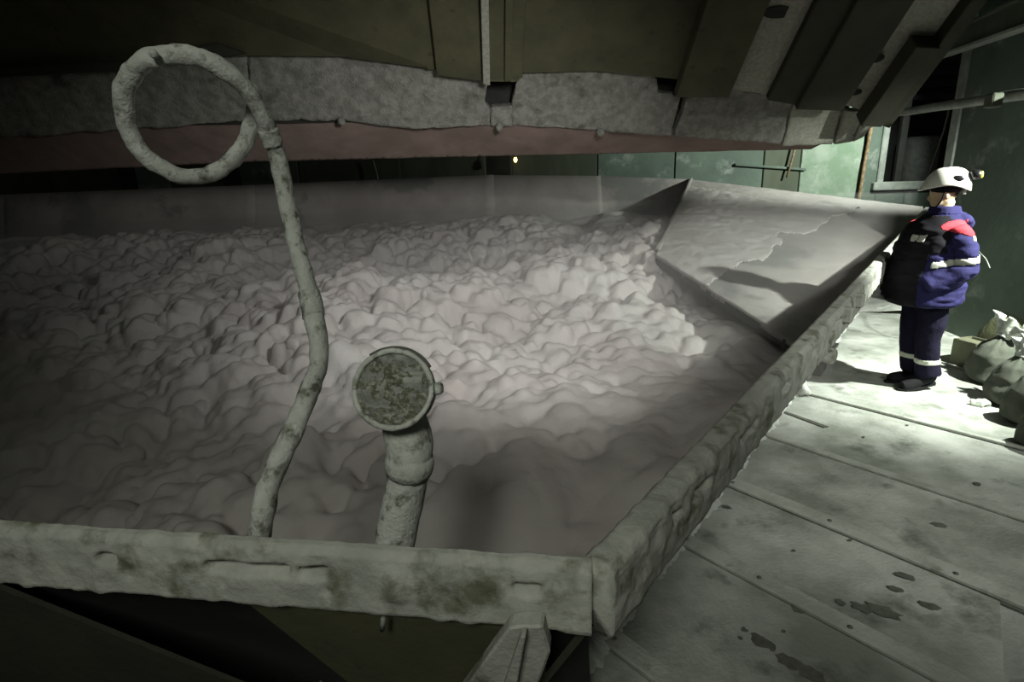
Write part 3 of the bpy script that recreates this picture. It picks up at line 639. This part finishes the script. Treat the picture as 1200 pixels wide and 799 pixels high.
# ------------------------------------------------------------------ things on the walkway by the rim
c0 = onz(965, 437, .16)
stub = empty('pipe_stub', (c0[0], c0[1], 0)); tag(stub, 'short dusty pipe stub with a flat plate sticking out under the rim', 'pipe stub')
def sp_(o):
    o.parent = stub; o.matrix_parent_inverse = Matrix.Translation((-c0[0], -c0[1], 0)); return o
q0 = onz(978, 418, .20)
sp_(tube('pipe', [q0 - E_ * .42, q0 - E_ * .2, q0 - E_ * .02, q0], [.075, .075, .078, .07], M['rim'], None, 22, .004, 20))
sp_(box('plate', q0 - E_ * .16 + Z * .10, .17, .10, .012, M['rim'], None, (E_, RD, Z), .004))
sp_(box('block', q0 - E_ * .22 - Z * .125, .14, .13, .062, M['olive_dark'], None, (E_, RD, Z), .012))
v, f = ellipsoid_vf(onz(941, 459, .03), (.06, .06, .05), nu=30, nv=18)
o = roughen(mesh('powder_heap', v, f, M['powder'], None, True), .04, 14, 4); tag(o, 'small heap of white powder at the floor edge under the rim', 'powder heap')
# bent sheet of steel and junk further along the walkway
sh0, sh1, sh2, sh3 = onz(1004, 364, .02), onz(1064, 362, .10), onz(1062, 352, .16), onz(1016, 347, .05)
o = prism('bent_sheet', [sh0, (sh0 + sh1) / 2 - Z * .01, sh1, sh2, sh3], -Z * .012, M['floor']); tag(o, 'bent steel sheet lying on the floor behind the worker', 'sheet')
for i, (x, y, r, h, lb_) in enumerate(((1024, 345, .09, .34, 'pale dusty stump left of the others behind the bent sheet'), (1042, 346, .07, .42, 'narrow grey stump in the middle behind the bent sheet'), (1061, 348, .085, .38, 'olive stump right of the others behind the bent sheet'))):
    c = onz(x, y, 0); c[2] = 0
    o = tube('dusty_stump', [c, c + Z * .03, c + Z * h * .5, c + Z * (h - .03), c + Z * h], [r * .95, r, r * .97, r, r * .8], M[('rim', 'steel', 'carton')[i]], None, 14, .012, 8)
    tag(o, lb_, 'stump', 'stumps behind the bent sheet')

# ------------------------------------------------------------------ sacks
def sack(px, py, wd, dp, ht, lean, rz, label, mouth=True, tw=.10):
    c = onz(px, py, 0); c[2] = 0
    e = empty('tied_sack', tuple(c), rz); tag(e, label, 'sack', 'sacks by the right wall')
    L = np.array(lean); V = []; nu, nv = 40, 30
    for i in range(nv + 1):
        t_ = i / nv; rr_ = (1 - abs(2 * min(t_, .9) - .82) ** 3.2) ** .5 if t_ < .9 else 0
        prof_ = np.interp(t_, [0, .02, .10, .35, .6, .8, .92, 1], [.0, .62, .93, 1.0, .95, .72, .32, .20])
        for j in range(nu):
            a = 2 * math.pi * j / nu; sq = lambda q: math.copysign(abs(q) ** .8, q)
            V.append(np.array([sq(math.cos(a)) * wd * prof_, sq(math.sin(a)) * dp * prof_, ht * t_]) + L * t_ ** 1.5)
    V = np.array(V); rad_ = V - (L[None] * (np.repeat(np.linspace(0, 1, nv + 1), nu)[:, None] ** 1.5)); rad_[:, 2] = 0; rn_ = rad_ / (np.linalg.norm(rad_, axis=1)[:, None] + 1e-6)
    tt = np.repeat(np.linspace(0, 1, nv + 1), nu)
    ang = np.tile(np.linspace(0, 2 * math.pi, nu, endpoint=False), nv + 1)
    V += rn_ * (.020 * fbm(V, 7, 3, px) + .012 * np.sin(ang * 9 + 3 * vnoise(V, 3, 5)) * np.clip((tt - .5) * 2, 0, 1))[:, None]
    V[:, 2] = np.maximum(V[:, 2], 0)
    Fc = [[i * nu + j, i * nu + (j + 1) % nu, (i + 1) * nu + (j + 1) % nu, (i + 1) * nu + j] for i in range(nv) for j in range(nu)]
    mesh('sack_body', V, Fc, M['sack'], e, True)
    top = np.array([0, 0, ht]) + L
    if mouth:
        V = []; nu, nv = 48, 9; ld = L + np.array([0, 0, .12]); ld /= np.linalg.norm(ld); e1 = np.cross(ld, [0, 1, 0.1]); e1 /= np.linalg.norm(e1); e2 = np.cross(ld, e1)
        for i in range(nv):
            t_ = i / (nv - 1)
            for j in range(nu):
                a = 2 * math.pi * j / nu; r_ = (.045 + (tw - .045) * t_ ** 1.3) * (1 + t_ * (.34 * math.sin(a * 7 + px) + .22 * math.sin(a * 13 + 2)))
                V.append(top - ld * .03 + ld * (.15 * t_ + .025 * t_ * math.sin(a * 5 + px)) + r_ * (math.cos(a) * e1 + math.sin(a) * e2))
        Fc = [[i * nu + j, i * nu + (j + 1) % nu, (i + 1) * nu + (j + 1) % nu, (i + 1) * nu + j] for i in range(nv - 1) for j in range(nu)]
        mo = mesh('sack_mouth', V, Fc, M['frill'], e, True); sd_ = mo.modifiers.new('t', 'SOLIDIFY'); sd_.thickness = .006
        roughen(mo, .012, 30, 2)
        rg = [top - ld * .02 + .05 * (math.cos(a) * e1 + math.sin(a) * e2) for a in np.linspace(0, 2 * math.pi, 25)]
        tube('tie_string', rg, .010, M['frill'], e, 8, .002, 60)
    return e
sack(1155, 447, .17, .165, .45, (.07, -.02, 0), 0, 'grey sack with a big white frilled mouth, next to the carton', tw=.13)
sack(1178, 473, .165, .16, .42, (.07, .0, 0), 0, 'grey sack slumped between two sacks, with pale crumpled mouth', tw=.10)
sack(1200, 495, .155, .15, .44, (.06, -.02, 0), 0, 'plump grey sack with a pale fold on top, second from the camera', tw=.06)
sack(1224, 526, .16, .16, .35, (.05, -.02, 0), 0, 'grey sack nearest the camera, cut off by the right edge', tw=.07)
v, f = ellipsoid_vf(onz(1150, 472, .025), (.075, .05, .03), nu=26, nv=12)
o = roughen(mesh('powder_clump', v, f, M['frill'], None, True), .02, 25, 3); tag(o, 'small pale clump of spilled powder at the foot of the slumped sack', 'powder clump')
cb = onz(1136, 428, 0)
ct = empty('carton', (cb[0], cb[1], 0), .25); tag(ct, 'small olive cardboard carton at the end of the row of sacks', 'carton')
for nm, cc, hx, hy, hz in (('side', (-.115, 0, .13), .006, .11, .13), ('side', (.115, 0, .13), .006, .11, .13), ('side', (0, -.11, .13), .115, .006, .13), ('side', (0, .11, .13), .115, .006, .13), ('base', (0, 0, .01), .115, .11, .008), ('flap', (-.06, 0, .262), .06, .105, .004)):
    box(nm, cc, hx, hy, hz, M['carton'], ct)
V = []; nn = 30; tc0 = onz(1200, 446, 0)
for i in range(nn + 1):
    for j in range(nn + 1):
        u_, v_ = i / nn - .5, j / nn - .5
        V.append((u_ * 1.0, v_ * .8, .62 * max(0, 1 - (2 * abs(u_)) ** 4) * max(0, 1 - (2 * abs(v_)) ** 4) + .01))
V = np.array(V); V[:, 2] += .05 * fbm(V, 4, 3, 2) * (V[:, 2] > .05); V[:, 2] = np.maximum(V[:, 2], .004)
Fc = [[i * (nn + 1) + j, (i + 1) * (nn + 1) + j, (i + 1) * (nn + 1) + j + 1, i * (nn + 1) + j + 1] for i in range(nn) for j in range(nn)]
tp = mesh('tarpaulin', V, Fc, M['tarp'], None, True); tp.location = (4.80, 5.3, 0); tag(tp, 'dark olive tarpaulin heaped behind the sacks by the right wall', 'tarpaulin')
tp.scale = (.3, .6, .72)

# ------------------------------------------------------------------ person
per = empty('person', (3.585, 4.80, 0), math.pi)
tag(per, 'worker in blue and red jacket and white helmet leaning at the hopper rim', 'person')
def Rz(a): return np.array([[math.cos(a), -math.sin(a), 0], [math.sin(a), math.cos(a), 0], [0, 0, 1]])
HA = Rz(math.radians(-36)) @ np.array([[math.cos(.14), 0, math.sin(.14)], [0, 1, 0], [-math.sin(.14), 0, math.cos(.14)]])   # head turned right, looking slightly down
HAX = HA.T; HC = np.array([-.025, 0, 1.70])
def hd_(x, y, z): return HC + HA @ np.array([x, y, z])
cap = lambda pts, rr, k=14: tube_vf(spline(pts, 6), np.interp(np.linspace(0, 1, (len(pts) - 1) * 6 + 1), np.linspace(0, 1, len(rr)), rr), k)
def ring_loft(rows, k=28):
    """rows: centre x, centre y, z, half depth, half width"""
    v = []
    for cx_, cy_, z, a_, b_ in rows:
        for j in range(k):
            t_ = 2 * math.pi * j / k; s_ = lambda q: math.copysign(abs(q) ** .85, q); v.append(np.array([cx_ + a_ * s_(math.cos(t_)), cy_ + b_ * s_(math.sin(t_)), z]))
    n_ = len(rows); f_ = [[i * k + j, i * k + (j + 1) % k, (i + 1) * k + (j + 1) % k, (i + 1) * k + j] for i in range(n_ - 1) for j in range(k)]
    return v, f_ + [list(range(k - 1, -1, -1)), [(n_ - 1) * k + j for j in range(k)]]
LH, RH = np.array([.13, .20, .98]), np.array([.13, -.20, .98])            # hands, pushed into the front pockets
body = [ellipsoid_vf(hd_(.0, 0, .03), (.098, .078, .105), HAX, 28, 18), ellipsoid_vf(hd_(.035, 0, -.05), (.062, .058, .075), HAX, 24, 16),
        ellipsoid_vf(hd_(.062, 0, -.098), (.028, .034, .024), HAX), ellipsoid_vf(hd_(.098, 0, -.022), (.020, .014, .026), HAX), ellipsoid_vf(hd_(.088, 0, .012), (.014, .012, .03), HAX),
        ellipsoid_vf(hd_(.084, 0, -.066), (.016, .026, .012), HAX), ellipsoid_vf(hd_(.080, 0, .045), (.02, .05, .014), HAX),
        ellipsoid_vf(hd_(-.012, .078, -.012), (.018, .010, .032), HAX), ellipsoid_vf(hd_(-.012, -.078, -.012), (.018, .010, .032), HAX),
        cap([(-.02, 0, 1.46), (-.035, 0, 1.56), hd_(-.02, 0, -.05)], [.062, .058, .058]),
        ring_loft([(.0, 0, .84, .10, .16), (.01, 0, 1.0, .10, .15), (.02, 0, 1.2, .11, .16), (.02, 0, 1.38, .10, .17), (0, 0, 1.5, .06, .09)])]
for s, hnd in ((1, LH), (-1, RH)):
    body += [cap([(0, s * .17, 1.42), (-.05, s * .26, 1.20), (-.03, s * .27, 1.12), hnd], [.055, .045, .042, .030]),
             ellipsoid_vf(hnd + [.04, -s * .01, -.02], (.05, .018, .04))]
    for q in range(4):
        b0_ = hnd + np.array([.075, -s * .012, .012 - q * .018]); body.append(cap([b0_, b0_ + [.035 - q * .003, -s * .006, -.008], b0_ + [.052 - q * .006, -s * .02, -.022]], [.010, .009, .008], 8))
    body.append(cap([hnd + [.02, -s * .01, .02], hnd + [.05, -s * .02, .045], hnd + [.075, -s * .03, .045]], [.011, .010, .009], 8))
    ya = .075 if s > 0 else -.13; za = .05 if s > 0 else 0
    body += [cap([(0, s * .09, .86), (-.03, s * .09, .48), (-.06, ya, .30), (-.095, ya, .13 + za)], [.085, .062, .05, .032]), cap([(-.10, ya, .085 + za), (0, ya, .06 + za * .4), (.06, ya, .05)], [.026, .026, .02], 10)]
remeshed('body', body, .009, M['skin'], per, 3)
for s in (1, -1):
    v, f = ellipsoid_vf(hd_(.076, s * .030, .014), (.009, .011, .006), HAX, 12, 8); mesh('eye', v, f, M['hair'], per, True)
    v, f = ellipsoid_vf(hd_(.086, s * .030, .034), (.006, .019, .005), HAX, 12, 8); mesh('eyebrow', v, f, M['hair'], per, True)
v, f = ellipsoid_vf(hd_(.094, 0, -.068), (.005, .020, .004), HAX, 12, 8); mesh('lips', v, f, M['red'], per, True)
hr = [ellipsoid_vf(hd_(-.015, 0, .045), (.096, .084, .10), HAX, 28, 18)]
V, Fc = join_vf(hr); V = np.array(V); L_ = (V - HC) @ HA
Fc = [q for q in Fc if all((L_[i, 2] > .01 - .25 * L_[i, 0]) or L_[i, 0] < -.055 for i in q) and all(L_[i, 2] > -.045 for i in q)]
hcap = mesh('hair', V, Fc, M['hair'], per, True)
# jacket: loose, hem flared, collar up
jk = [ring_loft([(.02, 0, .80, .245, .285), (.025, 0, .83, .265, .31), (.03, 0, 1.0, .26, .31), (.03, 0, 1.15, .225, .285), (.025, 0, 1.30, .20, .275), (.01, 0, 1.42, .175, .245), (-.03, 0, 1.50, .13, .17), (-.045, 0, 1.54, .105, .115), (-.05, 0, 1.60, .098, .098)]),
      ellipsoid_vf((-.14, .02, 1.49), (.085, .16, .065)), ellipsoid_vf((-.19, .03, 1.46), (.06, .11, .06))]
for s, hnd in ((1, LH), (-1, RH)):
    jk.append(cap([(0.0, s * .20, 1.42), (-.03, s * .265, 1.33), (-.07, s * .295, 1.18), (-.03, s * .305, 1.09), hnd + [.06, s * .05, .0]], [.085, .092, .088, .085, .07], 20))
jacket = remeshed('jacket', jk, .0105, M['navy'], per, 5)
jv = get_v(jacket.data); jn = get_n(jacket.data)
fold = .012 * np.abs(vnoise(jv * [1, 1, 2.2], 8, 3)) + .010 * vnoise(jv * [1, 1, 3], 13, 6)
set_v(jacket.data, jv + jn * (fold * np.clip((1.55 - jv[:, 2]) / .15, .1, 1))[:, None])
def patch(name, src, pred, off, m, parent, th=.006):
    bm = bmesh.new(); bm.from_mesh(src.data); bm.normal_update()
    kill = [f for f in bm.faces if not pred(f.calc_center_median(), f.normal)]
    bmesh.ops.delete(bm, geom=kill, context='FACES')
    for v_ in bm.verts: v_.co += v_.normal * off
    me_ = bpy.data.meshes.new(name); bm.to_mesh(me_); bm.free()
    o_ = link(name, me_, None, parent, True); me_.materials.clear(); me_.materials.append(M[m]); md_ = o_.modifiers.new('t', 'SOLIDIFY'); md_.thickness = th; md_.offset = -1
    return o_
patch('front_shade_panel', jacket, lambda c, n: c.z < 1.53 and c.x > .0 and n.x > -.05 and abs(c.y) < .27 and not (c.y > .22 and c.z < 1.25), .003, 'black', per)['label'] = 'black jacket front, with shade of the lower jacket painted in'  # black front carried lower, standing in for shade on the jacket
patch('shoulder_panel', jacket, lambda c, n: 1.385 < c.z < 1.50 and c.y > .17 and n.z > -.1 and -.12 < c.x < .10 and c.z > 1.40 + .3 * c.x, .004, 'red', per)['label'] = 'red shoulder panel'
patch('shoulder_panel', jacket, lambda c, n: 1.385 < c.z < 1.50 and c.y < -.17 and n.z > -.1 and -.12 < c.x < .10, .004, 'red', per)['label'] = 'red shoulder panel'
patch('shoulder_piping', jacket, lambda c, n: 1.35 < c.z < 1.385 and c.y > .2 and c.x < -.06, .004, 'band', per)['label'] = 'white piping'
patch('sleeve_band', jacket, lambda c, n: c.y > .245 and 1.185 < c.z + .22 * (c.x + .1) < 1.235, .005, 'band', per)['label'] = 'pale reflective sleeve band'
patch('chest_patch', jacket, lambda c, n: 1.33 < c.z < 1.385 and c.x > .10 and .03 < c.y < .15 and not (.085 < c.y < .10), .007, 'band', per)['label'] = 'pale reflective chest patch'
patch('collar', jacket, lambda c, n: c.z > 1.545, .004, 'navy', per, .012)
tr = []
for s in (1, -1):
    yk = .075 if s > 0 else -.12
    tr.append(cap([(.0, s * .085, .90), (-.02, s * .095, .72), (-.03, (s * .095 + yk) / 2, .48), (-.06, yk, .30), (-.095, yk, .14)], [.125, .118, .098, .092, .098], 22))
trou = remeshed('trousers', tr, .011, M['trouser'], per, 4); roughen(trou, .007, 9, 3, 2)
patch('shin_band', trou, lambda c, n: c.y > -.015 and .262 < c.z < .305, .004, 'band', per)['label'] = 'pale reflective shin band'
patch('shin_band', trou, lambda c, n: c.y < -.015 and .262 < c.z < .305, .004, 'band', per)['label'] = 'pale reflective shin band'
for s in (1, -1):
    y_ = .075 if s > 0 else -.13; hl = .055 if s > 0 else .0; fx_ = -.065 if s > 0 else -.085
    b = remeshed('boot', [cap([(-.03 + fx_, y_, .22), (-.03 + fx_, y_, .10 + hl)], [.062, .058], 18), ellipsoid_vf((-.045 + fx_, y_, .065 + hl), (.062, .048, .058)),
                          cap([(-.05 + fx_, y_, .062 + hl), (.05 + fx_, y_, .058 + hl * .5), (.14 + fx_, y_, .05), (.19 + fx_, y_, .045)], [.050, .052, .050, .040], 16)], .009, M['boot'], per, 3)
    bv = get_v(b.data); lim = .012 + hl * np.clip((.10 + fx_ - bv[:, 0]) / .17, 0, 1) * .9; bv[:, 2] = np.maximum(bv[:, 2], lim); set_v(b.data, bv)
    sole = [(x + fx_, y_ + w_, 0) for x, w_ in ((-.11, .0), (-.09, .035), (-.02, .036), (.08, .045), (.17, .042), (.225, .015), (.225, -.015), (.17, -.042), (.08, -.045), (-.02, -.036), (-.09, -.035))]
    sole = [(x, yy, .002 + hl * max(0, min(1, (.10 + fx_ - x) / .17)) * .9) for x, yy, _ in sole]
    mesh('sole', sole + [(x, yy, z + .022) for x, yy, z in sole], [list(range(11)), list(range(21, 10, -1))] + [[i, i + 11, (i + 1) % 11 + 11, (i + 1) % 11] for i in range(11)], M['boot'], b)
# helmet
hel = empty('helmet'); hel.parent = per; hel.location = tuple(HC); hel.rotation_euler = Matrix(HA.tolist()).to_euler(); hel.rotation_euler.rotate_axis('Y', -.10); hel.scale = (1.07, 1.07, 1.07)
V = []; nu, nv = 48, 22
for i in range(nv + 1):
    th = math.pi / 2 * (1 - i / nv)
    for j in range(nu):
        a = 2 * math.pi * j / nu; ca, sa = math.cos(a), math.sin(a)
        r_ = math.cos(th) ** .72
        rx = .142 if ca > 0 else .150
        x, y, z = -.01 + rx * r_ * ca, .112 * r_ * sa, .045 + .145 * math.sin(th) ** .9
        low = max(0, 1 - i / nv * 1.0); k_ = (i / nv) ** 5
        z += k_ * (-.030 * max(0, -ca) ** 2 - .012 * max(0, ca) ** 2 + .018 * abs(sa) ** 3)
        x += k_ * .045 * max(0, ca) ** 3
        z += .008 * max(0, 1 - abs(y) / .03) * math.sin(th)
        V.append((x, y, z))
Fc = [[i * nu + j, i * nu + (j + 1) % nu, (i + 1) * nu + (j + 1) % nu, (i + 1) * nu + j] for i in range(nv) for j in range(nu)]
hs = mesh('shell', V, Fc, M['shell'], hel, True); sd = hs.modifiers.new('t', 'SOLIDIFY'); sd.thickness = .007; sd.offset = -1
v, f = ellipsoid_vf((-.005, 0, .045), (.106, .092, .055), nu=28, nv=14); mesh('liner', v, f, M['black'], hel, True)
for s in (1, -1):
    v, f = ellipsoid_vf((-.065, s * .092, .112), (.042, .012, .024), nu=18, nv=10); mesh('side_vent', v, f, M['blackplastic'], hel, True)
    tube('chin_strap', spline([(.0, s * .086, .03), (.015, s * .078, -.04), (.05, s * .045, -.105), (.062, 0, -.128)], 6), .006, M['black'], hel, 8)
tube('nape_knob', [(-.112, 0, .01), (-.130, 0, .01)], [.022, .018], M['shell'], hel, 14)
hl_ = tube('headlamp', [(-.148, .015, .125), (-.160, .018, .13), (-.19, .022, .13), (-.205, .024, .13)], [.026, .036, .036, .030], M['blackplastic'], hel, 18)
tube('headlamp_glass', [(-.204, .024, .13), (-.213, .025, .13), (-.217, .025, .13)], [.025, .024, .012], M['lampglass'], hel, 16)['label'] = 'yellow-green lamp glass'

# ------------------------------------------------------------------ dust haze hanging in the hopper
hm = bpy.data.materials.new('dust_haze'); hm.use_nodes = True; N = hm.node_tree.nodes; N.remove(N['Principled BSDF'])
vs = N.new('ShaderNodeVolumeScatter'); vs.inputs['Color'].default_value = (.93, .86, .84, 1); vs.inputs['Density'].default_value = .13; vs.inputs['Anisotropy'].default_value = .2
hm.node_tree.links.new(vs.outputs[0], N['Material Output'].inputs['Volume'])
hz = [K0 - RN * .12 - NN * .15, K1 - RN * .12 - RD * .1, fa[-1] - np.array([0, .1, 0]), fa[0] - np.array([0, .1, 0]), K0 + ND * 2.5 - NN * .15]
haze = prism('dust_haze', [np.array([p[0], p[1], -.3]) for p in hz], Z * 1.75, hm)
tag(haze, 'thin pinkish dust haze hanging over the foam', 'haze', kind='stuff')
